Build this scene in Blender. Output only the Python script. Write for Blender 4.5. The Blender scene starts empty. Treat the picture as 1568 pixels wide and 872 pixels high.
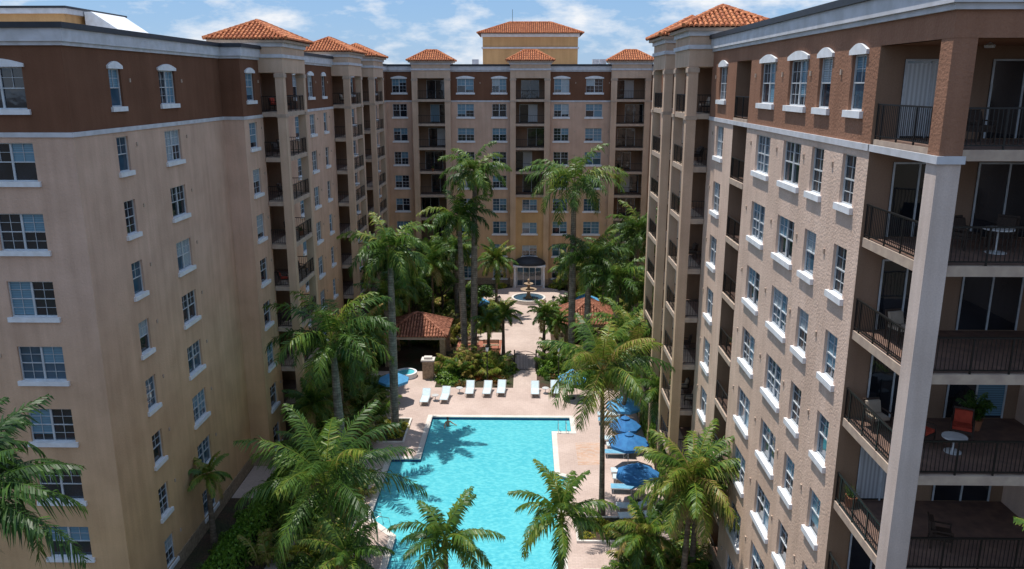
import bpy, math, random
import numpy as np
from mathutils import Vector
from mathutils.geometry import tessellate_polygon
random.seed(7); rng=np.random.default_rng(7)
scene=bpy.context.scene
COL=scene.collection

# ------------------------------------------------------------------ materials
def nodes(name):
    m=bpy.data.materials.new(name); m.use_nodes=True
    nt=m.node_tree; nt.nodes.clear()
    out=nt.nodes.new('ShaderNodeOutputMaterial')
    p=nt.nodes.new('ShaderNodeBsdfPrincipled')
    nt.links.new(p.outputs[0],out.inputs[0])
    return m,nt,p,out
def mixc(nt,f,a,b,mode='MIX'):
    n=nt.nodes.new('ShaderNodeMix'); n.data_type='RGBA'; n.blend_type=mode
    for sock,v in ((n.inputs[0],f),(n.inputs[6],a),(n.inputs[7],b)):
        if hasattr(v,'is_output'): nt.links.new(v,sock)
        elif isinstance(v,(int,float)): sock.default_value=v
        else: sock.default_value=(*v,1)
    return n.outputs[2]
def pos(nt,scale=(1,1,1)):
    g=nt.nodes.new('ShaderNodeNewGeometry'); mp=nt.nodes.new('ShaderNodeMapping')
    mp.inputs['Scale'].default_value=scale
    nt.links.new(g.outputs['Position'],mp.inputs[0]); return mp.outputs[0]
def noise(nt,scale,detail=4,vec=None,lo=.35,hi=.65):
    n=nt.nodes.new('ShaderNodeTexNoise'); n.inputs['Scale'].default_value=scale; n.inputs['Detail'].default_value=detail
    nt.links.new(vec if vec else pos(nt),n.inputs['Vector'])
    r=nt.nodes.new('ShaderNodeMapRange'); r.inputs[1].default_value=lo; r.inputs[2].default_value=hi
    nt.links.new(n.outputs['Fac'],r.inputs[0]); return r.outputs[0]
def bump(nt,p,h,strength,dist=.02):
    b=nt.nodes.new('ShaderNodeBump'); b.inputs['Strength'].default_value=strength; b.inputs['Distance'].default_value=dist
    nt.links.new(h,b.inputs['Height']); nt.links.new(b.outputs[0],p.inputs['Normal'])
def simple(name,c,c2=None,scale=4,rough=.7,bs=0,bsc=60,metal=0,spec=.4):
    m,nt,p,o=nodes(name)
    if c2 is None: c2=tuple(x*.8 for x in c)
    nt.links.new(mixc(nt,noise(nt,scale),c2,c),p.inputs['Base Color'])
    p.inputs['Roughness'].default_value=rough; p.inputs['Metallic'].default_value=metal
    p.inputs['Specular IOR Level'].default_value=spec
    if bs: bump(nt,p,noise(nt,bsc,3),bs)
    return m
def stucco(name,up,lo,b=.32,streak=.86):
    m,nt,p,o=nodes(name)
    g=nt.nodes.new('ShaderNodeNewGeometry'); s=nt.nodes.new('ShaderNodeSeparateXYZ')
    nt.links.new(g.outputs['Position'],s.inputs[0])
    r=nt.nodes.new('ShaderNodeMapRange'); r.inputs[1].default_value=5; r.inputs[2].default_value=17
    nt.links.new(s.outputs[2],r.inputs[0])
    c=mixc(nt,r.outputs[0],lo,up)
    d=mixc(nt,noise(nt,.6,6),(.86,.85,.84),(1,1,1))
    c=mixc(nt,1.0,c,d,'MULTIPLY')
    st=mixc(nt,noise(nt,2.6,6,pos(nt,(1,1,.06)),.3,.7),(streak,streak*.985,streak*.97),(1,1,1))
    c=mixc(nt,1.0,c,st,'MULTIPLY')
    f=mixc(nt,noise(nt,22,5),(.90,.89,.89),(1,1,1))
    c=mixc(nt,1.0,c,f,'MULTIPLY')
    nt.links.new(c,p.inputs['Base Color'])
    p.inputs['Roughness'].default_value=.92; p.inputs['Specular IOR Level'].default_value=.12
    bump(nt,p,noise(nt,11,8,None,.2,.8),b,.035)
    return m
TAN=stucco('tan_stucco',(.72,.50,.385),(.74,.48,.265))
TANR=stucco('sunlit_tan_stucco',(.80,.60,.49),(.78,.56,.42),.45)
PIL=stucco('pillar_stucco',(.70,.51,.38),(.70,.49,.30),.15)
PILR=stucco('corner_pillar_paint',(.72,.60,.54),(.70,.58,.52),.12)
BRN=stucco('brown_stucco',(.205,.10,.062),(.205,.10,.062))
BRNR=stucco('sunlit_brown_stucco',(.36,.19,.125),(.36,.19,.125),.45)  # same brown paint, lightened: raking sun on the right building put into the colour
GOLD=stucco('gold_stucco',(.66,.40,.19),(.66,.43,.21))
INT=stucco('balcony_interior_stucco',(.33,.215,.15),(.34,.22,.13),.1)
TRIM=simple('white_trim',(.80,.81,.84),(.70,.70,.71),3,.6)
CORN=simple('cornice_paint',(.62,.62,.66),(.5,.5,.52),2,.6)
CAP=simple('dark_roof_cap',(.03,.034,.045),rough=.5)
SLAB=simple('slab_edge_paint',(.50,.39,.30),(.40,.30,.24),3,.8)
FLOOR=simple('balcony_floor_tile',(.20,.12,.09),(.13,.08,.065),3,.7)
RAIL=simple('bronze_railing',(.012,.011,.011),rough=.4)
FRAME=simple('window_frame_white',(.56,.59,.62),rough=.4)
ROOFF=simple('flat_roof_membrane',(.5,.5,.5),rough=.8)
def glassm(name,c,rough=.04):
    m,nt,p,o=nodes(name)
    nt.links.new(mixc(nt,noise(nt,.8,3),c,tuple(x*1.7+.004 for x in c)),p.inputs['Base Color'])
    p.inputs['Roughness'].default_value=rough; p.inputs['Specular IOR Level'].default_value=.9
    bump(nt,p,noise(nt,1.5,2),.05,.02)
    return m
GLASS=glassm('window_glass',(.008,.014,.022))
GLASS2=glassm('window_glass_tint',(.028,.062,.095))
DOORG=glassm('door_glass',(.008,.010,.014))
def blinds(name,c,vert=False):
    m,nt,p,o=nodes(name)
    w=nt.nodes.new('ShaderNodeTexWave'); w.bands_direction='X' if vert else 'Z'
    w.inputs['Scale'].default_value=2.4 if vert else 4.0
    nt.links.new(pos(nt),w.inputs['Vector'])
    nt.links.new(mixc(nt,w.outputs['Fac'],tuple(x*.6 for x in c),c),p.inputs['Base Color'])
    p.inputs['Roughness'].default_value=.25; p.inputs['Specular IOR Level'].default_value=.8
    return m
BLIND=blinds('blinds_blue_grey',(.15,.30,.41))
BLIND2=blinds('blinds_white',(.40,.49,.55))
VBL=blinds('vertical_blinds',(.55,.57,.6),True)
def tilem(name,a,b,c3):
    m,nt,p,o=nodes(name)
    c=mixc(nt,noise(nt,3.2,2,None,.4,.6),a,b)
    c=mixc(nt,noise(nt,9,2,None,.55,.7),c,c3)
    nt.links.new(c,p.inputs['Base Color']); p.inputs['Roughness'].default_value=.8
    return m
TILE=tilem('terracotta_tile',(.36,.10,.035),(.60,.22,.085),(.20,.065,.03))
TILEW=tilem('weathered_terracotta_tile',(.22,.075,.04),(.42,.17,.10),(.12,.05,.03))
TILED=simple('tile_shadow_bed',(.12,.04,.018),rough=.9)
STONE=simple('stone_column',(.42,.31,.21),(.25,.18,.12),6,.9,.5,20)

# ------------------------------------------------------------------ mesh helpers
def empty(name,loc=(0,0,0)):
    e=bpy.data.objects.new(name,None); e.empty_display_size=.5; e.location=loc; COL.objects.link(e); return e
class Part:
    def __init__(s,name): s.name=name; s.v=[]; s.f=[]; s.mi=[]; s.mats=[]
    def mat(s,m):
        if m not in s.mats: s.mats.append(m)
        return s.mats.index(m)
    def poly(s,pts,m):
        b=len(s.v); s.v+=[tuple(p) for p in pts]; s.f.append(tuple(range(b,b+len(pts)))); s.mi.append(s.mat(m))
    def mesh8(s,P,m):
        b=len(s.v); s.v+=[tuple(p) for p in P]; i=s.mat(m)
        for f in ((0,3,2,1),(4,5,6,7),(0,1,5,4),(1,2,6,5),(2,3,7,6),(3,0,4,7)):
            s.f.append(tuple(b+k for k in f)); s.mi.append(i)
    def box(s,x0,x1,y0,y1,z0,z1,m):
        s.mesh8([(x0,y0,z0),(x1,y0,z0),(x1,y1,z0),(x0,y1,z0),(x0,y0,z1),(x1,y0,z1),(x1,y1,z1),(x0,y1,z1)],m)
    def fbox(s,fr,a0,a1,n0,n1,z0,z1,m):
        P=fr.P
        s.mesh8([P(a0,n0,z0),P(a1,n0,z0),P(a1,n1,z0),P(a0,n1,z0),P(a0,n0,z1),P(a1,n0,z1),P(a1,n1,z1),P(a0,n1,z1)],m)
    def tube(s,pts,r,m,seg=8,cap=True):
        pts=[Vector(p) for p in pts]; b=len(s.v); n=len(pts)
        if not hasattr(r,'__len__'): r=[r]*n
        for i,p in enumerate(pts):
            t=(pts[min(i+1,n-1)]-pts[max(i-1,0)]).normalized()
            a=t.cross(Vector((0,1,0)) if abs(t.z)>.9 else Vector((0,0,1))).normalized(); c=t.cross(a)
            for k in range(seg):
                an=2*math.pi*k/seg; s.v.append(tuple(p+a*math.cos(an)*r[i]+c*math.sin(an)*r[i]))
        i=s.mat(m)
        for j in range(n-1):
            for k in range(seg):
                k2=(k+1)%seg
                s.f.append((b+j*seg+k,b+j*seg+k2,b+(j+1)*seg+k2,b+(j+1)*seg+k)); s.mi.append(i)
        if cap:
            s.f.append(tuple(b+k for k in range(seg))); s.mi.append(i)
            s.f.append(tuple(b+(n-1)*seg+k for k in range(seg))); s.mi.append(i)
    def lathe(s,prof,cx,cy,m,seg=24):
        b=len(s.v); i=s.mat(m)
        for r,z in prof:
            for k in range(seg):
                a=2*math.pi*k/seg; s.v.append((cx+r*math.cos(a),cy+r*math.sin(a),z))
        for j in range(len(prof)-1):
            for k in range(seg):
                k2=(k+1)%seg; s.f.append((b+j*seg+k,b+j*seg+k2,b+(j+1)*seg+k2,b+(j+1)*seg+k)); s.mi.append(i)
    def obj(s,parent=None,smooth=False,name=None):
        if not s.f: return None
        me=bpy.data.meshes.new(s.name); me.from_pydata(s.v,[],s.f)
        for m in s.mats: me.materials.append(m)
        me.polygons.foreach_set('material_index',s.mi)
        if smooth: me.polygons.foreach_set('use_smooth',[True]*len(s.f))
        me.update()
        o=bpy.data.objects.new(name or s.name,me); COL.objects.link(o)
        if parent: o.parent=parent
        return o
class Fr:
    def __init__(s,ox,oy,sx,sy,nx,ny): s.o=(ox,oy);s.s=(sx,sy);s.n=(nx,ny)
    def P(s,a,n,z): return (s.o[0]+a*s.s[0]+n*s.n[0], s.o[1]+a*s.s[1]+n*s.n[1], z)
class Bld:
    def __init__(s,name,tan=None,brn=None): s.name=name; s.p={}; s.tan=tan or TAN; s.brn=brn or BRN
    def __getitem__(s,k):
        if k not in s.p: s.p[k]=Part(k)
        return s.p[k]
    def done(s,z=0):
        e=empty(s.name,(0,0,z))
        for k,p in s.p.items(): p.obj(e)
        return e

ZB=23.75; TOP=27.5
def wallq(B,fr,s0,s1,z0,z1,n=0,tan=None,brn=None):
    tan=tan or B.tan; brn=brn or B.brn
    if s1-s0<1e-4: return
    W=B['walls']; P=fr.P
    for a,b,m in ((z0,min(z1,ZB),tan),(max(z0,ZB),z1,brn)):
        if b-a>1e-4: W.poly([P(s0,n,a),P(s1,n,a),P(s1,n,b),P(s0,n,b)],m)
def window(B,fr,s0,s1,z0,z1,top=False,n=0,wm=None):
    G=B['windows'];T=B['trim'];W=B['walls'];P=fr.P; d=.16
    wm=wm or (B.brn if z0>ZB else B.tan)
    W.poly([P(s0,n,z0),P(s0,n-d,z0),P(s0,n-d,z1),P(s0,n,z1)],wm)
    W.poly([P(s1,n,z0),P(s1,n-d,z0),P(s1,n-d,z1),P(s1,n,z1)],wm)
    W.poly([P(s0,n,z1),P(s0,n-d,z1),P(s1,n-d,z1),P(s1,n,z1)],wm)
    W.poly([P(s0,n,z0),P(s0,n-d,z0),P(s1,n-d,z0),P(s1,n,z0)],TRIM)
    g=GLASS if random.random()<.7 else GLASS2
    G.poly([P(s0,n-d,z0),P(s1,n-d,z0),P(s1,n-d,z1),P(s0,n-d,z1)],g)
    w=.05; a=n-d+.01; b=n-d+.06
    G.fbox(fr,s0,s0+w,a,b,z0,z1,FRAME); G.fbox(fr,s1-w,s1,a,b,z0,z1,FRAME)
    G.fbox(fr,s0+w,s1-w,a,b,z0,z0+w,FRAME); G.fbox(fr,s0+w,s1-w,a,b,z1-w,z1,FRAME)
    zm=(z0+z1)/2
    G.fbox(fr,s0+w,s1-w,a,b-.005,zm-.022,zm+.022,FRAME)
    wd=s1-s0; sm=(s0+s1)/2
    units=[(s0+w,s1-w)]
    if wd>1.5:
        G.fbox(fr,sm-.045,sm+.045,a,b+.004,z0+w,z1-w,FRAME); units=[(s0+w,sm-.045),(sm+.045,s1-w)]
    grid_low=random.random()<.4
    for (u0,u1) in units:
        um=(u0+u1)/2
        t=.009
        G.fbox(fr,um-t,um+t,a,a+.03,(z0+w) if grid_low else zm,z1-w,FRAME)
        G.fbox(fr,u0,u1,a,a+.025,(zm+z1)/2-t,(zm+z1)/2+t,FRAME)
        if grid_low: G.fbox(fr,u0,u1,a,a+.025,(zm+z0)/2-t,(zm+z0)/2+t,FRAME)
    for (u0,u1) in units:
        if random.random()<.52:
            bl=BLIND if random.random()<.75 else BLIND2
            zb=z1-(z1-z0)*random.choice([.3,.5,.5,.5,.8,.96])
            G.poly([P(u0,a-.005,zb),P(u1,a-.005,zb),P(u1,a-.005,z1-w),P(u0,a-.005,z1-w)],bl)
    T.fbox(fr,s0-.14,s1+.14,n+.001,n+.12,z0-.22,z0-.003,TRIM)
    if top:
        a0=s0-.12;a1=s1+.12; N=8; z=z1+.003
        pts=[]
        for i in range(N+1):
            u=i/N; pts.append((a0+(a1-a0)*u, z1+.14+ .2*math.sin(math.pi*u)))
        T.poly([P(a0,n+.09,z)]+[P(s,n+.09,zz) for s,zz in pts]+[P(a1,n+.09,z)],TRIM)
        for i in range(N):
            T.poly([P(pts[i][0],n,pts[i][1]),P(pts[i+1][0],n,pts[i+1][1]),P(pts[i+1][0],n+.09,pts[i+1][1]),P(pts[i][0],n+.09,pts[i][1])],TRIM)
        T.poly([P(a0,n,z),P(a0,n+.09,z),P(a1,n+.09,z),P(a1,n,z)],TRIM)
        T.poly([P(a0,n,z),P(a0,n+.09,z),P(a0,n+.09,z1+.14),P(a0,n,z1+.14)],TRIM)
        T.poly([P(a1,n,z),P(a1,n+.09,z),P(a1,n+.09,z1+.14),P(a1,n,z1+.14)],TRIM)
def railing(part,p0,p1,z,h=1.05,sp=.13,t=.009):
    p0=Vector((p0[0],p0[1],0));p1=Vector((p1[0],p1[1],0)); L=(p1-p0).length
    d=(p1-p0)/L; fr=Fr(p0.x,p0.y,d.x,d.y,-d.y,d.x)
    part.fbox(fr,0,L,-.03,.03,z+h-.045,z+h,RAIL)
    part.fbox(fr,0,L,-.02,.02,z+.09,z+.125,RAIL)
    n=max(2,int(L/sp))
    for i in range(n+1):
        s=L*i/n; tt=.022 if i in (0,n) or i%9==0 else t
        part.fbox(fr,max(s-tt,0),min(s+tt,L),-tt*.9,tt*.9,z+.0 if tt>.02 else z+.125,z+h-.045,RAIL)
def door(B,fr,s0,s1,z,n,k,bl=True):
    G=B['windows']; P=fr.P; h=2.3
    G.fbox(fr,s0,s1,n-.02,n+.015,z+.02,z+h,DOORG)
    w=.05
    for a in (s0,(s0+s1)/2-w/2,s1-w): G.fbox(fr,a,a+w,n+.017,n+.05,z+.02,z+h,FRAME)
    G.fbox(fr,s0+w,s1-w,n+.017,n+.045,z+h-w,z+h,FRAME)
    r=random.random()
    if r<.35 and bl:
        a,b=(s0+w,(s0+s1)/2-w/2) if r<.17 else ((s0+s1)/2+w/2,s1-w)
        G.poly([P(a,n+.018,z+.1),P(b,n+.018,z+.1),P(b,n+.018,z+h-.08),P(a,n+.018,z+h-.08)],VBL if random.random()<.5 else BLIND)
def recess(B,fr,s0,s1,dep=1.5,rail=True,sp=.13):
    W=B['walls'];P=fr.P
    for s in (s0,s1):
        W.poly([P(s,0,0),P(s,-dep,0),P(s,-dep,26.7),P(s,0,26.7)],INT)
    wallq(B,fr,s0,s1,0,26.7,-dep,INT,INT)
    for k in range(10):
        z=3*k
        if k==9: W.fbox(fr,s0,s1,-dep,-.003,26.7,26.95,B.brn); continue
        B['slabs'].fbox(fr,s0+.003,s1-.003,-dep+.003,.03,z-.28 if k else 0.01,z-.01 if k else .04,SLAB)
        W.poly([P(s0,-dep,z+.045),P(s1,-dep,z+.045),P(s1,-.05,z+.045),P(s0,-.05,z+.045)],FLOOR)
        dw=min(2.3,(s1-s0)-.5); off=s0+.25+random.random()*max(0,(s1-s0)-.5-dw)
        door(B,fr,off,off+dw,z+.05,-dep,k)
        if rail: railing(B['railings'],fr.P(s0,-.05,0)[:2],fr.P(s1,-.05,0)[:2],z,sp=sp)
def facade(B,fr,L,cols,s_start=0,e0=0,e1=0,cs=None,sp=.13):
    T=B['trim']; cur=s_start
    for (s0,s1,kind) in sorted(cols):
        wallq(B,fr,cur,s0,0,TOP)
        if kind=='win':
            zc=0
            for k in range(9):
                z0=3*k+.8;z1=3*k+(2.5 if k==8 else 2.42)
                wallq(B,fr,s0,s1,zc,z0); window(B,fr,s0,s1,z0,z1,k==8); zc=z1
            wallq(B,fr,s0,s1,zc,TOP)
        elif kind in('bal','balT'):
            recess(B,fr,s0,s1,1.5,rail=(kind=='bal'),sp=sp)
            wallq(B,fr,s0,s1,26.7,TOP)
        cur=s1
    wallq(B,fr,cur,L,0,TOP)
    c0=s_start if cs is None else cs
    segs=[];a=s_start
    for (s0,s1,kind) in sorted(cols):
        if kind=='balT': segs.append((a,s0)); a=s1
    segs.append((a,L))
    for i,(a,b) in enumerate(segs):
        a2=a-(e0*.06 if i==0 else 0); b2=b+(e1*.06 if i==len(segs)-1 else 0)
        T.fbox(fr,a2,b2,.001,.06,ZB-.10,ZB+.10,CORN)
        T.fbox(fr,a2,b2,.001,.05,-.3,.85,STONE)
    for d,z0,z1,m in ((.10,27.35,27.5,CORN),(.2,27.503,28.02,CORN),(.3,28.023,28.25,CAP)):
        T.fbox(fr,c0-e0*d,L+e1*d,.001,d,z0,z1,m)
    for (s0,s1,kind) in cols:
        if kind=='win':
            for k in range(9):
                T.fbox(fr,s1+.75,s1+.85,.001,.05,3*k+1.9,3*k+2.08,SLAB)
def hip(B,x0,x1,y0,y1,ze,zp,key='roof_tiles',cw=.27,st=.42,TM=None):
    TM=TM or TILE
    R=B[key]; w=x1-x0;h=y1-y0; D=min(w,h)/2; rise=zp-ze
    cx=(x0+x1)/2;cy=(y0+y1)/2
    if w>h: r0=(x0+D,cy,zp);r1=(x1-D,cy,zp)
    else: r0=(cx,y0+D,zp);r1=(cx,y1-D,zp)
    A=(x0,y0,ze);Bc=(x1,y0,ze);C=(x1,y1,ze);Dd=(x0,y1,ze)
    def pf(*p): R.poly(p,TILED)
    if w>h: pf(A,Bc,r1,r0);pf(C,Dd,r0,r1);pf(Bc,C,r1);pf(Dd,A,r0); hips=[(A,r0),(Dd,r0),(Bc,r1),(C,r1),(r0,r1)]
    else: pf(Bc,C,r1,r0);pf(Dd,A,r0,r1);pf(A,Bc,r0);pf(C,Dd,r1); hips=[(A,r0),(Bc,r0),(C,r1),(Dd,r1),(r0,r1)]
    ti=R.mat(TM)
    for (o,e,q,L) in ((A,(1,0),(0,1),w),(Bc,(0,1),(-1,0),h),(C,(-1,0),(0,-1),w),(Dd,(0,-1),(1,0),h)):
        n=int(L/cw); c=L/n
        for i in range(n):
            s=(i+.5)*c; tm=min(D,s,L-s)
            if tm<.1: continue
            ns=max(1,int(round(tm/st)))
            for j in range(ns):
                t0=tm*j/ns; t1=tm*(j+1)/ns; b=len(R.v)
                for (t,lift,rr) in ((t0-.02,.06,.46),(t1,.01,.36)):
                    for a in range(5):
                        an=math.pi*a/4
                        ss=s-math.cos(an)*c*rr*.86; zz=ze+rise*t/D+lift+math.sin(an)*.12
                        R.v.append((o[0]+e[0]*ss+q[0]*t,o[1]+e[1]*ss+q[1]*t,zz))
                for a in range(4):
                    R.f.append((b+a,b+a+1,b+6+a,b+5+a)); R.mi.append(ti)
                R.f.append((b,b+1,b+2,b+3,b+4)); R.mi.append(ti)
    for a,b in hips:
        a=Vector(a)+Vector((0,0,.09));b=Vector(b)+Vector((0,0,.09))
        if (b-a).length>.05:
            N=max(1,int((b-a).length/.4))
            for i in range(N): R.tube([a+(b-a)*i/N,a+(b-a)*(i+1.05)/N],[.14,.115],TM,6)
def tower(B,fr,s0,s1,pr,rd=3.2,kmin=0,sp=.13,pw=.55,zp=1.25):
    T=B['trim'];W=B['walls'];P=fr.P
    for a in (s0,s1-pw):
        W.fbox(fr,a,a+pw,pr-pw,pr,-.3,26.55,PIL)
        T.fbox(fr,a-.04,a+pw+.04,pr-pw-.04,pr+.05,ZB-.1,ZB+.12,SLAB)
        T.fbox(fr,a-.05,a+pw+.05,pr-pw-.05,pr+.05,-.3,.9,STONE)
        T.fbox(fr,a-.05,a+pw+.05,pr-pw-.05,pr+.05,26.25,26.5,SLAB)
    for k in range(max(kmin,1),9):
        z=3*k
        B['slabs'].fbox(fr,s0+.02,s1-.02,.033,pr-.04,z-.3,z,SLAB)
        R=B['railings']
        railing(R,P(s0+pw,pr-.12,0)[:2],P(s1-pw,pr-.12,0)[:2],z,sp=sp)
        if pr-pw>.2:
            railing(R,P(s0+.12,0.02,0)[:2],P(s0+.12,pr-pw,0)[:2],z,sp=sp)
            railing(R,P(s1-.12,0.02,0)[:2],P(s1-.12,pr-pw,0)[:2],z,sp=sp)
    if kmin:
        zt=3*kmin-.31; sm=(s0+s1)/2; n=pr-.2; a0=s0+pw;a1=s1-pw; w=.95
        for (x0,x1) in ((a0,sm-w),(sm+w,a1)): wallq(B,fr,x0,x1,0,zt,n,GOLD)
        zc=3.4
        for k in range(1,kmin):
            z0=3*k+.95;z1=3*k+2.4
            wallq(B,fr,sm-w,sm+w,zc,z0,n,GOLD); window(B,fr,sm-w,sm+w,z0,z1,False,n,GOLD); zc=z1
        wallq(B,fr,sm-w,sm+w,zc,zt,n,GOLD)
    W.fbox(fr,s0,s1,-rd,pr,26.56,28.4,PIL)
    T.fbox(fr,s0-.1,s1+.1,-rd-.1,pr+.1,27.5,27.72,CORN)
    T.fbox(fr,s0-.12,s1+.12,-rd-.12,pr+.12,28.2,28.45,CORN)
    T.fbox(fr,s0-.35,s1+.35,-rd-.35,pr+.35,28.453,28.62,SLAB)
    a=P(s0-.5,pr+.5,0);b=P(s1+.5,-rd-.5,0)
    hip(B,min(a[0],b[0]),max(a[0],b[0]),min(a[1],b[1]),max(a[1],b[1]),28.64,28.64+zp)

# ------------------------------------------------------------------ left building
LB=Bld('apartment_building')
A=Fr(-19,33.5,-1,0,0,-1)
facade(LB,A,21,[(1.75,3.8,'win'),(7,9,'win'),(12,14,'win')],e0=1)
Bf=Fr(-19,33.5,0,1,1,0)
facade(LB,Bf,17,[(3.55,4.65,'win'),(8.6,10.5,'win')],e1=-1)
C=Fr(-19,50.5,1,0,0,-1)
facade(LB,C,1.3,[],e1=1)
D=Fr(-17.7,50.5,0,1,1,0)
facade(LB,D,52.5,[(.9,2.4,'win'),(3.7,8.7,'balT'),(11.2,12.6,'win'),(15.5,17.1,'win'),(20.0,21.2,'win'),(23.8,29.2,'balT'),(31.5,33,'win'),(35.7,41.2,'balT'),(44,45.6,'win'),(48,49.5,'win')],e1=-1,sp=.17)
tower(LB,D,3.5,9.0,1.6,rd=2.8)
tower(LB,D,23.6,29.4,1.6,rd=2.8,sp=.18)
tower(LB,D,35.5,41.4,1.6,rd=2.8,sp=.2)
W=LB['walls']
W.poly([(-19,33.5,27.4),(-40,33.5,27.4),(-40,118,27.4),(-19,118,27.4)],ROOFF)
W.poly([(-19,50.5,27.4),(-17.7,50.5,27.4),(-17.7,118,27.4),(-19,118,27.4)],ROOFF)
W.poly([(-40,33.5,0),(-40,118,0),(-40,118,28),(-40,33.5,28)],TAN)
W.box(-37,-32.4,58,66,27.4,30.6,GOLD)
LB['trim'].box(-37.3,-32.1,57.7,66.3,30.6,30.95,CORN); LB['trim'].box(-37.4,-32,57.6,66.4,30.953,31.1,CAP)
LB['trim'].mesh8([(-32,60,28.4),(-27.8,60,28.4),(-27.8,65,28.4),(-32,65,28.4),(-32,60,30.9),(-31.5,60,30.9),(-31.5,65,30.9),(-32,65,30.9)],TRIM)
LB.done()

# ------------------------------------------------------------------ back building
BB=Bld('apartment_building')
E=Fr(-17.7,103,1,0,0,-1)
facade(BB,E,34.2,[(.7,2.5,'win'),(3.5,7.9,'balT'),(8.9,11,'win'),(13.3,15.1,'win'),(15.8,20.4,'balT'),(21.1,23.0,'win'),(25.1,27.2,'win'),(28.4,32.9,'balT')],sp=.2,e1=-1)
tower(BB,E,3.3,8.1,.9,rd=2.6,sp=.2,pw=.7)
tower(BB,E,15.6,20.6,.9,rd=2.6,sp=.2,kmin=4,pw=.7)
tower(BB,E,28.2,33.1,.9,rd=2.6,sp=.2,pw=.7)
W=BB['walls']
W.poly([(-17.7,103,27.4),(16.5,103,27.4),(16.5,118,27.4),(-17.7,118,27.4)],ROOFF)
W.poly([(-40,118,0),(30,118,0),(30,118,28),(-40,118,28)],TAN)
W.box(-5.9,6.7,110,117,27.4,31.9,GOLD)
T=BB['trim']
T.box(-6.05,6.85,109.85,117.15,30.4,30.6,CORN); T.box(-6.1,6.9,109.8,117.2,31.9,32.3,TRIM)
hip(BB,-6.6,7.4,109.3,117.7,32.31,33.9)
T.box(-.9,.2,109.9,109.999,29.0,30.2,TRIM); BB['roof_antenna'].tube([(-2,113,33.8),(-2,113,35.6)],.03,RAIL,5)
for x in (-12,-7,8.3,9.2,13.8): BB['roof_vents'].box(x,x+.8,105,105.8,27.4,28.9,CORN)
en=BB['entrance']; xe=.4; ye=102.28
en.box(xe-1.9,xe+1.9,ye-.25,ye-.0,0,3.4,TRIM)
for i in range(4):
    x=xe-1.55+i*.8; en.box(x,x+.7,ye-.29,ye-.252,.1,2.5,GLASS2)
    en.box(x-.08,x,ye-.36,ye-.252,.05,2.6,TRIM)
for x in (xe-1.9,xe+1.9): en.tube([(x,ye-1.3,0),(x,ye-1.3,2.75)],[.16,.13],TRIM,12)
en.box(xe-2.1,xe+2.1,ye-1.5,ye-.25,2.75,2.95,TRIM)
b=len(en.v); N=16;M=6
for j in range(M+1):
    ph=math.pi/2*j/M
    for i in range(N+1):
        th=math.pi*i/N
        en.v.append((xe-math.cos(th)*2.15*math.cos(ph),ye-.25-math.sin(th)*1.45*math.cos(ph),2.96+1.05*math.sin(ph)))
mi=en.mat(CAP)
for j in range(M):
    for i in range(N):
        en.f.append((b+j*(N+1)+i,b+j*(N+1)+i+1,b+(j+1)*(N+1)+i+1,b+(j+1)*(N+1)+i)); en.mi.append(mi)
BB.done()

# ------------------------------------------------------------------ right building
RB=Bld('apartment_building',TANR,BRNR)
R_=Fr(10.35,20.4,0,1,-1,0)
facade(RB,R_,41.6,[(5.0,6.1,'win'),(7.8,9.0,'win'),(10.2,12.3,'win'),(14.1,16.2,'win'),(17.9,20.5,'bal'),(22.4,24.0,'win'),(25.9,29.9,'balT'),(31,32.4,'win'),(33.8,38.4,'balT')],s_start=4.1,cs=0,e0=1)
RB['trim'].fbox(R_,0,4.1,.001,.06,ZB-.10,ZB+.10,CORN)
tower(RB,R_,25.7,30.1,1.35,rd=3.0)
tower(RB,R_,33.6,38.6,1.35,rd=2.6)
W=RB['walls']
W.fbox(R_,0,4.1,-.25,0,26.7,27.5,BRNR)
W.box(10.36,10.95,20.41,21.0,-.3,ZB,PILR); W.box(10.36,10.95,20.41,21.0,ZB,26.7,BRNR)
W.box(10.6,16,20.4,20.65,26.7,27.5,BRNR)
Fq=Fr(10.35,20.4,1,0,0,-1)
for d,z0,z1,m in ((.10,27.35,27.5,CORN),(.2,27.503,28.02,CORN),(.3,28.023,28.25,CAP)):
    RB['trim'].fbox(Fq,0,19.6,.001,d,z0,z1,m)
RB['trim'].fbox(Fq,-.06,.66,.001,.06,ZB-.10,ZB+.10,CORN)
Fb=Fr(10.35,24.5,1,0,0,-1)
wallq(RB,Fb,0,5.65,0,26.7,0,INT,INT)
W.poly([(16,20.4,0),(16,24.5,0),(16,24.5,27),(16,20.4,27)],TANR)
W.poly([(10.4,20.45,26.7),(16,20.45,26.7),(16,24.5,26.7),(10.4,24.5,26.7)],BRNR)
Fx=Fr(16,20.4,1,0,0,-1)
facade(RB,Fx,14,[(1.5,3.4,'win'),(6,8,'win'),(10,12,'win')])
for k in range(9):
    z=3*k
    if k: RB['slabs'].box(10.42,15.99,20.47,24.49,z-.28,z,SLAB)
    W.poly([(10.5,20.6,z+.005),(15.98,20.6,z+.005),(15.98,24.48,z+.005),(10.5,24.48,z+.005)],FLOOR)
    railing(RB['railings'],(10.46,21.0),(10.46,24.48),z,sp=.115,t=.0085)
    railing(RB['railings'],(10.95,20.52),(15.95,20.52),z,sp=.115,t=.0085)
    G=RB['windows']
    door(RB,Fb,.75,2.35,z+.02,.03,k,False)
    if k in (8,4,1): G.poly([Fb.P(.8,.05,z+.1),Fb.P(2.3,.05,z+.1),Fb.P(2.3,.05,z+2.2),Fb.P(.8,.05,z+2.2)],VBL)
    door(RB,Fb,3.3,5.2,z+.02,.03,k)
    RB['trim'].lathe([(.01,z+2.55),(.12,z+2.55),(.14,z+2.62),(.02,z+2.7)],12.4,22.5,FRAME,12)
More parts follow.
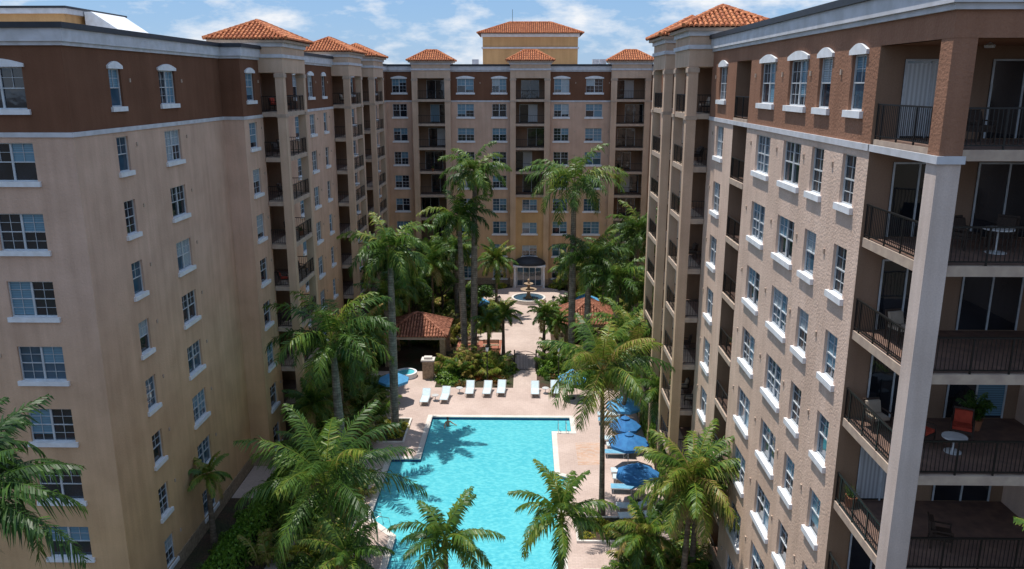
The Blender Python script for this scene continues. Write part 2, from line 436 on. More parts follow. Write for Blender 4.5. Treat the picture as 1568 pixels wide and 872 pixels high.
Gf=Fr(16.5,62,0,1,-1,0)
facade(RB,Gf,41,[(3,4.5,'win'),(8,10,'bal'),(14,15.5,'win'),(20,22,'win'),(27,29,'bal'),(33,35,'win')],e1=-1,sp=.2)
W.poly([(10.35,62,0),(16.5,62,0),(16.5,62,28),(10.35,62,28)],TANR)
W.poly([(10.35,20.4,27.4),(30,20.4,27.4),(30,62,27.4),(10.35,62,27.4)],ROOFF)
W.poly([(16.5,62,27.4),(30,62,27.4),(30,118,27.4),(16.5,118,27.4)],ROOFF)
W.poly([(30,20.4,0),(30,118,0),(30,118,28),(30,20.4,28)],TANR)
RB.done(.2)

# ------------------------------------------------------------------ ground, deck, pool
def pavem(name,c1,c2,sc,mort=.85):
    m,nt,p,o=nodes(name)
    br=nt.nodes.new('ShaderNodeTexBrick'); br.inputs['Scale'].default_value=sc
    br.inputs['Color1'].default_value=(*c1,1); br.inputs['Color2'].default_value=(*c2,1)
    br.inputs['Mortar'].default_value=(*[x*mort for x in c2],1); br.inputs['Mortar Size'].default_value=.02
    nt.links.new(pos(nt),br.inputs['Vector'])
    c=mixc(nt,1.0,br.outputs['Color'],mixc(nt,noise(nt,.4,6),(.84,.82,.81),(1,1,1)),'MULTIPLY')
    c=mixc(nt,1.0,c,mixc(nt,noise(nt,5,5,None,.3,.6),(.9,.89,.88),(1,1,1)),'MULTIPLY')
    nt.links.new(c,p.inputs['Base Color']); p.inputs['Roughness'].default_value=.8
    return m
DECK=pavem('deck_paver',(.60,.475,.42),(.555,.435,.385),1.6)
PATH=pavem('path_paver',(.60,.48,.42),(.54,.43,.38),1.6)
REDP=pavem('red_paver',(.45,.17,.10),(.36,.13,.08),2.0)
INLAY=pavem('mosaic_inlay',(.58,.36,.25),(.60,.47,.40),1.5)
COPE=simple('pool_coping',(.70,.65,.60),(.62,.57,.52),2,.7)
TILEBL=simple('pool_waterline_tile',(.02,.07,.22),(.015,.04,.12),8,.2)
def waterm():
    m,nt,p,o=nodes('pool_water')
    v=pos(nt)
    c=mixc(nt,noise(nt,.22,3,v,.3,.7),(.07,.43,.52),(.10,.49,.56))
    n2=noise(nt,3.2,3,pos(nt,(1,1.6,1)),.42,.62)
    c=mixc(nt,n2,c,(.13,.54,.60))
    nt.links.new(c,p.inputs['Base Color']); p.inputs['Roughness'].default_value=.06; p.inputs['IOR'].default_value=1.33
    bump(nt,p,noise(nt,4.5,5,None,.2,.8),.6,.06)
    return m
WATER=waterm()
def soilm():
    m,nt,p,o=nodes('mulch_soil')
    c=mixc(nt,noise(nt,.6,6,None,.4,.6),(.12,.06,.038),(.05,.065,.022))
    c=mixc(nt,noise(nt,12,4),c,(.03,.025,.015))
    nt.links.new(c,p.inputs['Base Color']); p.inputs['Roughness'].default_value=.95
    bump(nt,p,noise(nt,15,5),.8,.05)
    return m
SOIL=soilm()
DX0,DX1,DY0,DY1=-12.2,9.0,33,65.5
g=Part('ground'); z=-.02; BG=1500
for (x0,x1,y0,y1) in ((-BG,BG,-BG,DY0),(-BG,BG,DY1,BG),(-BG,DX0,DY0,DY1),(DX1,BG,DY0,DY1)):
    g.poly([(x0,y0,z),(x1,y0,z),(x1,y1,z),(x0,y1,z)],SOIL)
g.obj()
bump_pts=[(2.0+1.15*math.sin(math.pi*i/8),48.3-1.15*math.cos(math.pi*i/8)) for i in range(9)]
pool=[(-7.6,36.4),(2.0,36.4)]+bump_pts+[(2.0,56.5),(3.5,56.5),(3.5,59.1),(-7.45,59.1),(-7.45,51.7),(-9.5,51.7),(-9.5,43.8),(-7.6,41.8)]
def offset(poly,d):
    out=[];n=len(poly)
    for i in range(n):
        p0=Vector(poly[i-1]);p1=Vector(poly[i]);p2=Vector(poly[(i+1)%n])
        a=(p1-p0).normalized();b=(p2-p1).normalized()
        na=Vector((a.y,-a.x));nb=Vector((b.y,-b.x)); m=(na+nb)
        m=m.normalized(); k=d/max(.3,m.dot(na)); out.append((p1.x+m.x*k,p1.y+m.y*k))
    return out
off=offset(pool,.38)
def fill(part,outer,holes,z,m):
    L=[[Vector((*p,0)) for p in outer]]+[[Vector((*p,0)) for p in h] for h in holes]
    flat=[p for l in L for p in l]
    for t in tessellate_polygon(L): part.poly([(flat[i].x,flat[i].y,z) for i in t],m)
dk=Part('pool_deck')
fill(dk,[(DX0,DY0),(DX1,DY0),(DX1,DY1),(DX0,DY1)],[off],0,DECK)
dk.obj()
dk=Part('pavement_inlay'); dk.poly([(3.7,51,.004),(5.6,51,.004),(5.6,54.6,.004),(3.7,54.6,.004)],INLAY); dk.obj()
sp=empty('swimming_pool')
cp=Part('coping'); n=len(pool)
for i in range(n):
    j=(i+1)%n
    cp.poly([(*pool[i],.03),(*pool[j],.03),(*off[j],.03),(*off[i],.03)],COPE)
    cp.poly([(*off[i],0),(*off[j],0),(*off[j],.03),(*off[i],.03)],COPE)
    cp.poly([(*pool[i],-.05),(*pool[j],-.05),(*pool[j],.03),(*pool[i],.03)],COPE)
    cp.poly([(*pool[i],-.6),(*pool[j],-.6),(*pool[j],-.05),(*pool[i],-.05)],TILEBL)
cp.obj(sp)
wt=Part('water'); fill(wt,pool,[],-.22,WATER); wt.obj(sp)
CHROME=simple('chrome_rail',(.7,.7,.72),rough=.15,metal=1)
hr=Part('handrails')
for (x,y) in ((2.5,56.2),(3.1,56.2)):
    hr.tube([(x,y,0),(x,y,.8),(x,y+.3,.9),(x,y+1.1,.5),(x,y+1.3,-.2)],.025,CHROME,8)
for (x,y) in ((-9.2,43.1),(-8.6,42.5)):
    hr.tube([(x-.4,y-.4,0),(x-.4,y-.4,.8),(x-.1,y-.1,.9),(x+.4,y+.4,.5),(x+.5,y+.5,-.2)],.025,CHROME,8)
hr.obj(sp)
def bed(x0,x1,y0,y1,h=.14):
    p=Part('planting_bed'); t=.14
    p.box(x0,x1,y0,y0+t,.002,h,COPE);p.box(x0,x1,y1-t,y1,.002,h,COPE);p.box(x0,x0+t,y0+t,y1-t,.002,h,COPE);p.box(x1-t,x1,y0+t,y1-t,.002,h,COPE)
    p.poly([(x0+t,y0+t,h-.05),(x1-t,y0+t,h-.05),(x1-t,y1-t,h-.05),(x0+t,y1-t,h-.05)],SOIL); p.obj()
bed(-11.6,-9.0,54.2,58.6)
bed(-12.15,-10.2,34,50)
bed(3.0,6.6,41.2,44.0)
bed(3.2,8.9,34,38.5)
pt=Part('garden_path')
def prect(x0,x1,y0,y1,z=.0,m=PATH): pt.poly([(x0,y0,z),(x1,y0,z),(x1,y1,z),(x0,y1,z)],m)
prect(-1.1,1.0,65.5,73)
prect(-2.5,2.6,73,90)
prect(-7.5,-2.5,79,81.5); prect(2.6,5,83.5,86)
prect(-14.5,-8,65.5,69.5)
pt.poly([(0.3+6.4*math.cos(a),95.5+5.8*math.sin(a),.006) for a in [2*math.pi*i/40 for i in range(40)]],PATH)
prect(-1.8,2.4,99,103,.003)
prect(-18.9,-16.2,46,53.5)
prect(-14.3,-13.3,33,52,.002)
pt.obj()
pb=Part('brick_terrace')
pb.poly([(-7,73.3,.01),(-2.5,73.3,.01),(-2.5,78.8,.01),(-7,78.8,.01)],REDP)
pb.obj()

# ------------------------------------------------------------------ foliage
def leafm(name,stops,transl=.3):
    m,nt,p,o=nodes(name)
    at=nt.nodes.new('ShaderNodeAttribute'); at.attribute_name='tint'
    oi=nt.nodes.new('ShaderNodeObjectInfo')
    ad=nt.nodes.new('ShaderNodeMath'); ad.operation='MULTIPLY_ADD'; ad.inputs[1].default_value=.2
    nt.links.new(oi.outputs['Random'],ad.inputs[0]); nt.links.new(at.outputs['Fac'],ad.inputs[2])
    r=nt.nodes.new('ShaderNodeValToRGB'); cr=r.color_ramp
    while len(cr.elements)<len(stops): cr.elements.new(.5)
    for e,(ps,c) in zip(cr.elements,stops): e.position=min(ps,1); e.color=(*c,1)
    nt.links.new(ad.outputs[0],r.inputs[0])
    nt.links.new(r.outputs[0],p.inputs['Base Color']); p.inputs['Roughness'].default_value=.45; p.inputs['Specular IOR Level'].default_value=.4
    t=nt.nodes.new('ShaderNodeBsdfTranslucent'); nt.links.new(r.outputs[0],t.inputs[0])
    mx=nt.nodes.new('ShaderNodeMixShader'); mx.inputs[0].default_value=transl
    nt.links.new(p.outputs[0],mx.inputs[1]); nt.links.new(t.outputs[0],mx.inputs[2]); nt.links.new(mx.outputs[0],o.inputs[0])
    return m
PLEAF=leafm('palm_leaf',[(0,(.014,.038,.010)),(.35,(.036,.090,.014)),(.65,(.085,.165,.020)),(.9,(.23,.27,.035)),(1.0,(.33,.24,.08))],.27)
SLEAF=leafm('shrub_leaf',[(0,(.018,.05,.010)),(.4,(.055,.125,.016)),(.8,(.14,.235,.028)),(1.0,(.25,.31,.04))],.25)
HLEAF=leafm('hedge_leaf',[(0,(.04,.10,.012)),(.4,(.10,.21,.022)),(.8,(.18,.31,.035)),(1.0,(.3,.38,.05))],.25)
YLEAF=leafm('yellow_shrub_leaf',[(0,(.06,.09,.01)),(.5,(.28,.29,.02)),(1,(.55,.44,.04))],.2)
RLEAF=leafm('red_shrub_leaf',[(0,(.06,.03,.012)),(.4,(.08,.13,.02)),(.7,(.27,.08,.02)),(1,(.45,.16,.04))],.2)
def trunkm(name,a,b):
    m,nt,p,o=nodes(name)
    w=nt.nodes.new('ShaderNodeTexWave'); w.bands_direction='Z'; w.inputs['Scale'].default_value=1.6; w.inputs['Distortion'].default_value=2
    nt.links.new(pos(nt),w.inputs['Vector'])
    c=mixc(nt,w.outputs['Fac'],a,b); c=mixc(nt,noise(nt,3,5),c,tuple(x*.55 for x in a))
    nt.links.new(c,p.inputs['Base Color']); p.inputs['Roughness'].default_value=.9
    bump(nt,p,w.outputs['Fac'],.4,.03)
    return m
TRG=trunkm('grey_palm_trunk',(.22,.19,.15),(.33,.29,.24))
TRB=trunkm('brown_palm_trunk',(.17,.125,.085),(.26,.20,.14))
SHAFT=simple('green_crownshaft',(.12,.20,.04),(.18,.17,.05),2,.45)
def frond(V,F,T,o,az,el,L,droop,ll,nl,w,plum,tint,rg):
    n=12; p=np.array(o,float); pts=[p.copy()]; tg=[]
    for i in range(n):
        t=i/n; e=el-droop*(t**1.15)
        d=np.array([math.cos(az)*math.cos(e),math.sin(az)*math.cos(e),math.sin(e)]); tg.append(d)
        p=p+d*L/n; pts.append(p.copy()); az+=rg.normal(0,.025)
    tg.append(tg[-1]); pts=np.array(pts);tg=np.array(tg)
    b=len(V)
    for i in range(n+1):
        s=np.cross(tg[i],[0,0,1]); s/=np.linalg.norm(s)+1e-6; r=.04*(1-.8*i/n)
        V.append(pts[i]+s*r);V.append(pts[i]-s*r);V.append(pts[i]+np.cross(s,tg[i])*r*1.2); T+= [min(.9,tint+.25)]*3
    for i in range(n):
        a=b+3*i
        F.append((a,a+2,a+5,a+3));F.append((a+2,a+1,a+4,a+5));F.append((a+1,a,a+3,a+4))
    for j in range(nl):
        t=.14+.86*(j+rg.random()*.6)/nl
        t=min(t,.995); x=t*n; i=int(x); f=x-i
        base=pts[i]*(1-f)+pts[i+1]*f; tt=tg[i]
        s0=np.cross(tt,[0,0,1]); s0/=np.linalg.norm(s0)+1e-6; up=np.cross(s0,tt)
        prof=(math.sin(math.pi*min(1,.18+.80*t))**.55)
        for sd in (-1,1):
            if rg.random()<.05: continue
            l=ll*prof*(.78+.4*rg.random())
            a=rg.normal(-.15,.22) if not plum else rg.uniform(-.75,.7)
            fw=.35+.75*t+rg.normal(0,.1)
            d=tt*fw+s0*sd*math.cos(a)+up*math.sin(a); d/=np.linalg.norm(d)
            dr=.28+.42*rg.random()
            m=base+d*l*.5+np.array([0,0,-l*dr*.18]); tip=base+d*l*.92+np.array([0,0,-l*dr])
            wv=tt*(w/2)
            if abs(np.dot(tt,d))>.85: wv=up*(w/2)
            k=len(V); V.extend([base-wv*.6,base+wv*.6,m+wv,m-wv,tip]); tn=tint+rg.normal(0,.10); T+=[tn,tn,tn,tn,tn+.12]
            F.append((k,k+1,k+2,k+3));F.append((k+3,k+2,k+4))
def mk_mesh(name,groups,tints):
    V=[];F=[];M=[];mats=[]
    for gi,(v,f,m) in enumerate(groups):
        b=len(V);V+=[tuple(map(float,p)) for p in v]
        F+=[tuple(b+k for k in q) for q in f];M+=[gi]*len(f);mats.append(m)
    me=bpy.data.meshes.new(name);me.from_pydata(V,[],F)
    for m in mats: me.materials.append(m)
    me.polygons.foreach_set('material_index',M)
    at=me.attributes.new('tint','FLOAT','POINT'); at.data.foreach_set('value',np.clip(np.array(tints,dtype=np.float32),0,1.0))
    me.update(); return me
def palm(x,y,h,R,kind='royal',lean=(0,0),nf=None,tint=.42,seed=0,z0=-.02):
    rg=np.random.default_rng(seed+100)
    P=Part('t'); n=10; pts=[];rad=[]
    r0=.27 if kind=='royal' else .18
    hs=h-(1.3 if kind=='royal' else .35)
    for i in range(n+1):
        t=i/n; q=t**1.7 if kind!='royal' else t
        pts.append((lean[0]*q*(hs/h),lean[1]*q*(hs/h),t*hs))
        if kind=='royal': rad.append(r0*(1.15-.15*t+.15*math.sin(math.pi*t)-.25*t*t))
        else: rad.append(r0*(1.35-.9*min(t,.12)/.12*.35-.42*t))
    P.tube(pts,rad,TRG if kind=='royal' else TRB,12)
    sh=Part('s'); tx,ty=lean
    if kind=='royal': sh.tube([pts[-1],(tx*.96,ty*.96,hs+.4),(tx,ty,hs+1.0),(tx,ty,h)],[r0*.72,r0*.85,r0*.6,r0*.3],SHAFT,10)
    else: sh.tube([pts[-1],(tx,ty,h-.1)],[r0*1.1,r0*.8],SHAFT,10)
    V=[];F=[];T=[]
    nf=nf or (22 if kind=='royal' else 25)
    for i in range(nf):
        u=i/(nf-1); az=i*2.39996+rg.normal(0,.2)
        if kind=='royal':
            el=math.radians(80-84*u**.8+rg.normal(0,6)); dr=math.radians(82+34*u+rg.normal(0,6)); L=R*1.12*(.8+.25*math.sin(math.pi*min(1,u+.25)))*(.92+.14*rg.random())
            frond(V,F,T,(tx,ty,h-.15),az,el,L,dr,R*.22,44,.115,True,tint+(.25*(u>.93))-.10+rg.normal(0,.12)+.15*(1-u),rg)
        else:
            el=math.radians(82-98*u+rg.normal(0,7)); dr=math.radians(68+25*u+rg.normal(0,7)); L=R*1.15*(.85+.2*rg.random())
            frond(V,F,T,(tx,ty,h-.1),az,el,L,dr,R*.24,46,.09,False,tint+(.35*(u>.93))+rg.normal(0,.13)+.02,rg)
    groups=[(P.v,P.f,P.mats[0]),(sh.v,sh.f,SHAFT),(V,F,PLEAF)]
    me=mk_mesh('palm',groups,[0]*(len(P.v)+len(sh.v))+T)
    o=bpy.data.objects.new('royal_palm_tree' if kind=='royal' else 'coconut_palm_tree',me); o.location=(x,y,z0)
    COL.objects.link(o); return o
S=0
def pl(*a,**k):
    global S; S+=1; return palm(*a,seed=S,**k)
pl(-10.1,57,14.0,3.9,lean=(.1,.1))
pl(-5.1,74,18.0,3.7,lean=(.3,0))
pl(-5.9,73.5,13.8,3.7,lean=(-.4,0))
pl(4.3,72,17.2,5.0,'royal')
pl(4.7,44.3,9.5,4.0,'coconut',lean=(-.2,.1),tint=.52)
pl(-12.4,49.5,9.7,4.7,'royal',lean=(-.3,0),tint=.48)
pl(-10.2,38.4,5.1,4.9,'coconut',lean=(-.5,.2),tint=.46)
pl(-3.8,33.7,4.9,2.6,'coconut',tint=.42,nf=17)
pl(1.75,34.6,5.7,2.7,'coconut',tint=.46,nf=18)
pl(8.2,36.5,6.6,3.1,'coconut',tint=.58,nf=30,lean=(.2,0))
pl(9.1,38.5,4.8,2.4,'coconut',tint=.52,nf=20)
pl(8.0,61,7.0,3.2,'royal')
pl(7.2,56,6.6,2.9,'coconut',lean=(1.2,1.5))
pl(5.6,70,10.6,3.8,'royal')
pl(8.0,68,9.2,3.5,'royal')
pl(10.6,75,12.4,3.5,'royal'); pl(12.5,80,10.5,3.4,'royal'); pl(8.6,84,8.2,3.2,'royal'); pl(11.2,68,8.0,3.2,'coconut')
pl(-3.4,88,6.6,2.6,'coconut'); pl(-2.2,74,4.3,1.9,'coconut',nf=17); pl(-3.6,73,4.0,1.8,'coconut',nf=16)
pl(1.75,73.5,4.6,1.9,'coconut',nf=17); pl(3.0,73,3.9,1.7,'coconut',nf=16); pl(4.9,88,5.8,2.4,'coconut')
pl(-10,82,7.5,3.0,'coconut');pl(-13.2,72,6.5,3,'royal');pl(-8.6,92,6.8,3,'coconut');pl(-14.5,80,8,3,'royal');pl(-12,94,6,3,'coconut');pl(-7.6,85,8.5,2.8,'royal')
pl(-18.1,41,4.4,1.5,'coconut',nf=14)
pl(-14.4,58,4.8,2.8,'coconut',tint=.48);pl(-12.9,44.5,3.9,2.6,'coconut',tint=.55);pl(-14.0,65,5.2,2.8,'coconut',tint=.48);pl(-15.3,53,3.6,2.2,'coconut',tint=.55)
pl(9.3,52,5.4,2.3,'coconut',tint=.5,nf=18); pl(-11.8,76.8,6.8,2.8,'coconut')
pl(-17.7,22.0,12.9,3.9,'coconut',tint=.15);pl(-19.0,24.5,13.7,2.3,'coconut',tint=.15)
pl(13.1,16.6,14.4,1.9,'coconut',tint=.45,nf=18)
pl(6.4,38.2,2.6,2.2,'coconut',tint=.5,nf=18)
pl(-8.9,35.2,3.0,2.4,'coconut',tint=.45,nf=17)

def leaf_cloud(n,rx,ry,rz,size,rg,tint,cx=0,cy=0,cz=0,shell=.6):
    d=rg.normal(size=(n,3)); d/=np.linalg.norm(d,axis=1)[:,None]; d[:,2]=np.abs(d[:,2])*1.0-.05
    lump=1+.22*np.sin(d[:,0]*4+rg.random()*6)*np.cos(d[:,1]*5+rg.random()*6)+.12*np.sin(d[:,2]*9+rg.random()*6)
    r=(shell+(1-shell)*rg.random(n))*lump
    c=d*r[:,None]*np.array([rx,ry,rz])+np.array([cx,cy,cz])
    a=rg.normal(size=(n,3))*.6+d*1.0; a/=np.linalg.norm(a,axis=1)[:,None]
    t=rg.normal(size=(n,3)); u=np.cross(a,t);u/=np.linalg.norm(u,axis=1)[:,None]; v=np.cross(a,u)
    s=size*(.6+.8*rg.random(n))[:,None]
    V=np.empty((n*4,3)); V[0::4]=c-u*s;V[1::4]=c+v*s*.45;V[2::4]=c+u*s;V[3::4]=c-v*s*.45
    F=[(4*i,4*i+1,4*i+2,4*i+3) for i in range(n)]
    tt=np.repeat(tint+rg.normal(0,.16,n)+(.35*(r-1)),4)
    return V,F,tt
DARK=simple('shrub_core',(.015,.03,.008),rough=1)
def shrub_mesh(kind,mat,rg,tint):
    if kind=='round':
        V,F,T=leaf_cloud(850,1,1,.95,.13,rg,tint)
    elif kind=='hedge':
        n=1500; c=rg.uniform(-1,1,size=(n,3)); ax=rg.integers(0,3,n)
        for i in range(n):
            if ax[i]==2: c[i,2]=1
            else: c[i,ax[i]]=np.sign(c[i,ax[i]])
        c+=rg.normal(0,.08,(n,3)); c[:,2]=(c[:,2]+1)/2
        c[:,:2]*=(1-.2*np.abs(c[:,2:3])**3)
        a=rg.normal(size=(n,3));a/=np.linalg.norm(a,axis=1)[:,None];t=rg.normal(size=(n,3));u=np.cross(a,t);u/=np.linalg.norm(u,axis=1)[:,None];v=np.cross(a,u);s=.11
        V=np.empty((n*4,3));V[0::4]=c-u*s;V[1::4]=c+v*s*.5;V[2::4]=c+u*s;V[3::4]=c-v*s*.5
        F=[(4*i,4*i+1,4*i+2,4*i+3) for i in range(n)];T=np.repeat(tint+rg.normal(0,.16,n),4)
    elif kind=='spiky':
        V=[];F=[];T=[]
        for i in range(60):
            az=rg.random()*6.28;el=rg.uniform(.4,1.45);L=.9+.4*rg.random();o=np.array([rg.normal(0,.12),rg.normal(0,.12),0]);k=len(V);w=.05
            s=np.array([-math.sin(az),math.cos(az),0]);p=o
            for j in range(4):
                e=el-j*.45;V+= [p-s*w*(1-j*.3),p+s*w*(1-j*.3)];T+=[tint+rg.normal(0,.1)]*2
                p=p+np.array([math.cos(az)*math.cos(e),math.sin(az)*math.cos(e),math.sin(e)])*L/3
                if j: F.append((k+2*j-2,k+2*j-1,k+2*j+1,k+2*j))
        return mk_mesh('s',[(V,F,mat)],T)
    elif kind=='areca':
        V=[];F=[];T=[]
        for i in range(17):
            o=(rg.normal(0,.22),rg.normal(0,.22),0)
            frond(V,F,T,o,rg.random()*6.28,math.radians(rg.uniform(45,86)),1.25*(.8+.4*rg.random()),math.radians(75),.34,22,.055,False,tint+rg.normal(0,.1),rg)
        return mk_mesh('s',[(V,F,mat)],T)
    core=Part('c')
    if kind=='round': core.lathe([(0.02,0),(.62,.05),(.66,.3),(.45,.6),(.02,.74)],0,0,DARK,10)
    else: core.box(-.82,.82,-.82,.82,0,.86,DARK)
    return mk_mesh('s',[(list(V),F,mat),(core.v,core.f,DARK)],list(T)+[0]*len(core.v))
rg=np.random.default_rng(5)
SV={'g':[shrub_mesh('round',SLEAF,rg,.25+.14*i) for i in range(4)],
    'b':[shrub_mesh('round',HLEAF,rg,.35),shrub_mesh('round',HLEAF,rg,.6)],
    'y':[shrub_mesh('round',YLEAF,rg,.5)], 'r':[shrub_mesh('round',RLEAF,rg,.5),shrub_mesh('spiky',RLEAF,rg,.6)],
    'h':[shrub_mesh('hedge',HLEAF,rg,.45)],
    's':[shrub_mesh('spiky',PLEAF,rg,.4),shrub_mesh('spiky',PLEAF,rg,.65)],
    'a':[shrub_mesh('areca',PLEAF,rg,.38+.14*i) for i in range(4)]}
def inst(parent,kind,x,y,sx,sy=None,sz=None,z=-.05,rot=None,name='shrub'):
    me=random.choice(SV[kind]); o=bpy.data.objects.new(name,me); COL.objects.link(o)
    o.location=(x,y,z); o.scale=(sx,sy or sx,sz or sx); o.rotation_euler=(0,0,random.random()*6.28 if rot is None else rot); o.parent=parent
shr=empty('garden_shrubbery'); arc=empty('areca_palm_clumps')
def blocked(x,y):
    if y<DY1 and DX0<x<DX1+.0: return True
    if -3.0<x<3.1 and 65<y<90.5: return (abs(x)<1.5) if y<73 else True
    if (x-.3)**2/6.8**2+(y-95.5)**2/6.2**2<1: return True
    if -14.5<x<-7.3 and 65.3<y<76.5: return True
    if -7.3<x<-2.4 and 73<y<79: return True
    if -7.6<x<-2.4 and 78.6<y<81.7: return True
    if 3.2<x<9.2 and 74.2<y<81.4: return True
    if -2.2<x<2.8 and y>98: return True
    if -14.5<x<-13.1 and y<52: return True
    if x<-16.3 and y>50 : return True
    if x<-17.6 or (x<-16 and 45<y<54): return True
    if x>9.6 and y<63 : return True
    return False
def scatter(n,x0,x1,y0,y1,kinds,smin,smax):
    for _ in range(n):
        x=random.uniform(x0,x1);y=random.uniform(y0,y1)
        if blocked(x,y): continue
        k=random.choice(kinds); s=random.uniform(smin,smax)
        if k=='a': inst(arc,'a',x,y,s*2.0,None,s*2.3,name='areca_clump')
        elif k=='s': inst(shr,'s',x,y,s*1.1)
        else: inst(shr,k,x,y,s,s,s*random.uniform(.8,1.3))
scatter(250,-14.9,-12.0,34,100,'gbgbssaaay',.5,1.0)
scatter(60,-16.2,-12.0,56,100,'gbsaa',.6,1.0)
scatter(470,-14,13,66,101,'gggbsaaaar',.5,1.15)
scatter(130,9,16,63,101,'gbaaa',.7,1.3)
scatter(40,-18.6,-17.3,33,46,'gbs',.4,.7)
scatter(40,-20,-12,20,34,'gba',.6,1.0)
for i in range(10): inst(shr,'h',-16.3+.10*i,35.5+i*2.2,.8,1.2,1.3,rot=-.045,name='hedge_section')
for i in range(6): inst(shr,'b',-16.8+random.random()*.8,57+i*1.6,.7)
for i in range(8): inst(shr,'h',-12.75,43+i*2.1,.42,1.08,.85,rot=0,name='hedge_section')
for i in range(9): inst(shr,'h',9.45,45.5+i*2.1,.45,1.1,1.9,rot=0,name='hedge_section')
for i in range(8): inst(shr,'b',9.2,37+i*1.2,.8)
for i in range(12): inst(shr,random.choice('yyys'),random.uniform(-11.2,-9.4),random.uniform(54.7,58.1),random.uniform(.45,.7))
for i in range(26): inst(shr,random.choice('gbsy'),random.uniform(-11.9,-10.5),random.uniform(34.5,49.6),random.uniform(.4,.8))
for i in range(8): inst(arc,'a',random.uniform(-12,-10.8),random.uniform(36,50),1.4,name='areca_clump')
for i in range(14): inst(shr,random.choice('yyg'),random.uniform(3.4,6.2),random.uniform(41.6,43.6),random.uniform(.35,.55))
for i in range(24): inst(shr,random.choice('bysr'),random.uniform(3.6,8.6),random.uniform(34.4,38.1),random.uniform(.5,.8))
for i in range(7): inst(arc,'a',random.uniform(4.6,8.6),random.uniform(35,40.5),1.5,name='areca_clump')
for i in range(70):
    x=random.uniform(-8.0,-1.6) if i%5<3 else random.uniform(1.6,7.5)
    inst(shr,random.choice('rrrgs'),x,random.uniform(66.0,69.5),random.uniform(.35,.6))
for x in (-7.9,-6.9,-3.4,2.2,5.6): inst(shr,'b',x,68.8+random.random(),1.0,1.0,1.4)
for i in range(10): inst(shr,'h',-17.0+random.random()*.3,60+i*4,.5,1.6,.9,rot=0,name='hedge_section')
for x,y in ((-5.9,99.5),(-6.6,95),(6.9,98),(7.4,94.5),(3.6,101.2),(-3.2,101.2)): inst(shr,'y',x,y,.7)
BARK=simple('bark',(.12,.09,.065),(.07,.05,.04),8,.9,.5,20)
def tree(x,y,h,R,sd):
    rg=np.random.default_rng(sd);P=Part('t');P.tube([(0,0,0),(.1,0,h*.3),(0,.1,h*.5)],[.22,.16,.12],BARK,8)
    V=[];F=[];T=[]
    for i in range(13):
        az=i*2.4;rr=R*math.sqrt(rg.random())*.75;c=(rr*math.cos(az),rr*math.sin(az),h*.55+rg.random()*h*.38)
        P.tube([(0,.05,h*.42),(c[0]*.5,c[1]*.5,c[2]*.75),c],[.07,.045,.015],BARK,5)
        v,f,t=leaf_cloud(420,R*.42,R*.42,R*.32,.14,rg,.2+.3*rg.random(),*c,shell=.25);b=len(V);V+=list(v);F+=[tuple(b+k for k in q) for q in f];T+=list(t)
    me=mk_mesh('tree',[(P.v,P.f,BARK),(V,F,SLEAF)],[0]*len(P.v)+T);o=bpy.data.objects.new('broadleaf_tree',me);o.location=(x,y,0);COL.objects.link(o)
tree(-9.5,86.5,6.5,2.6,1);tree(-14,88,6,2.5,2);tree(11,90,6.5,2.6,3);tree(-5.5,84,4.6,1.9,4);tree(-11.8,79,5.5,2.2,5);tree(8.5,93,5.5,2.3,6);tree(12.2,70,6,2.4,7)

# ------------------------------------------------------------------ pavilions
def pavilion(x0,x1,y0,y1,he,hp):
    B=Bld('garden_pavilion')
    for x in (x0+.5,x1-.5):
        for y in (y0+.5,y1-.5):
            B['columns'].box(x-.25,x+.25,y-.25,y+.25,0,he-.15,STONE); B['columns'].box(x-.33,x+.33,y-.33,y+.33,0,.5,STONE)
    B['beams'].box(x0+.2,x1-.2,y0+.2,y1-.2,he-.3,he-.02,SLAB)
    hip(B,x0,x1,y0,y1,he,hp,TM=TILEW); B.done()
pavilion(-13.4,-7.3,70.4,76,3.0,4.5)
pavilion(3.5,8.9,74.6,81,3.0,4.7)
gw=Part('stone_gate_pillar'); gw.box(-9.3,-8.3,67.4,68.2,0,1.7,STONE); gw.box(-9.4,-8.2,67.3,68.3,1.7,1.85,COPE); gw.box(-9.15,-8.45,67.55,68.05,1.85,2.05,COPE); gw.obj()
ht=Part('hot_tub'); ht.lathe([(1.0,0),(1.0,.45),(.8,.45),(.8,.3)],-10.9,68.2,TRIM,24); ht.lathe([(.8,.36),(.01,.36)],-10.9,68.2,WATER,24); ht.obj()
ft=Part('fountain'); fx,fy=.3,94.5
ft.lathe([(2.1,0),(2.1,.5),(1.85,.5),(1.85,.3)],fx,fy,COPE,32); ft.lathe([(1.85,.38),(.01,.38)],fx,fy,GLASS2,32)
ft.lathe([(.5,.3),(.35,.5),(.2,.9),(.22,1.2),(.95,1.4),(1.0,1.5),(.3,1.45),(.16,1.6),(.16,2.0),(.55,2.15),(.58,2.22),(.15,2.2),(.1,2.5),(.16,2.65),(.02,2.85)],fx,fy,STONE,24)
ft.obj()
fe=empty('pool_fence'); fp=Part('fence_panels')
railing(fp,(-5,69.9),(-1.1,69.9),0,1.2,.14); railing(fp,(1.0,69.9),(5,69.9),0,1.2,.14); fp.obj(fe)
ge=empty('garden_gate'); gp=Part('gate_leaves')
for x in (-1.05,.95): gp.box(x-.06,x+.06,69.84,69.96,0,2.0,RAIL)
railing(gp,(-.98,69.9),(-.08,69.9),0,1.6,.12,.014); railing(gp,(-.02,69.9),(.88,69.9),0,1.6,.12,.014)
gp.tube([(-.98+1.86*i/8,69.9,1.6+.3*math.sin(math.pi*i/8)) for i in range(9)],.025,RAIL,6); gp.obj(ge)
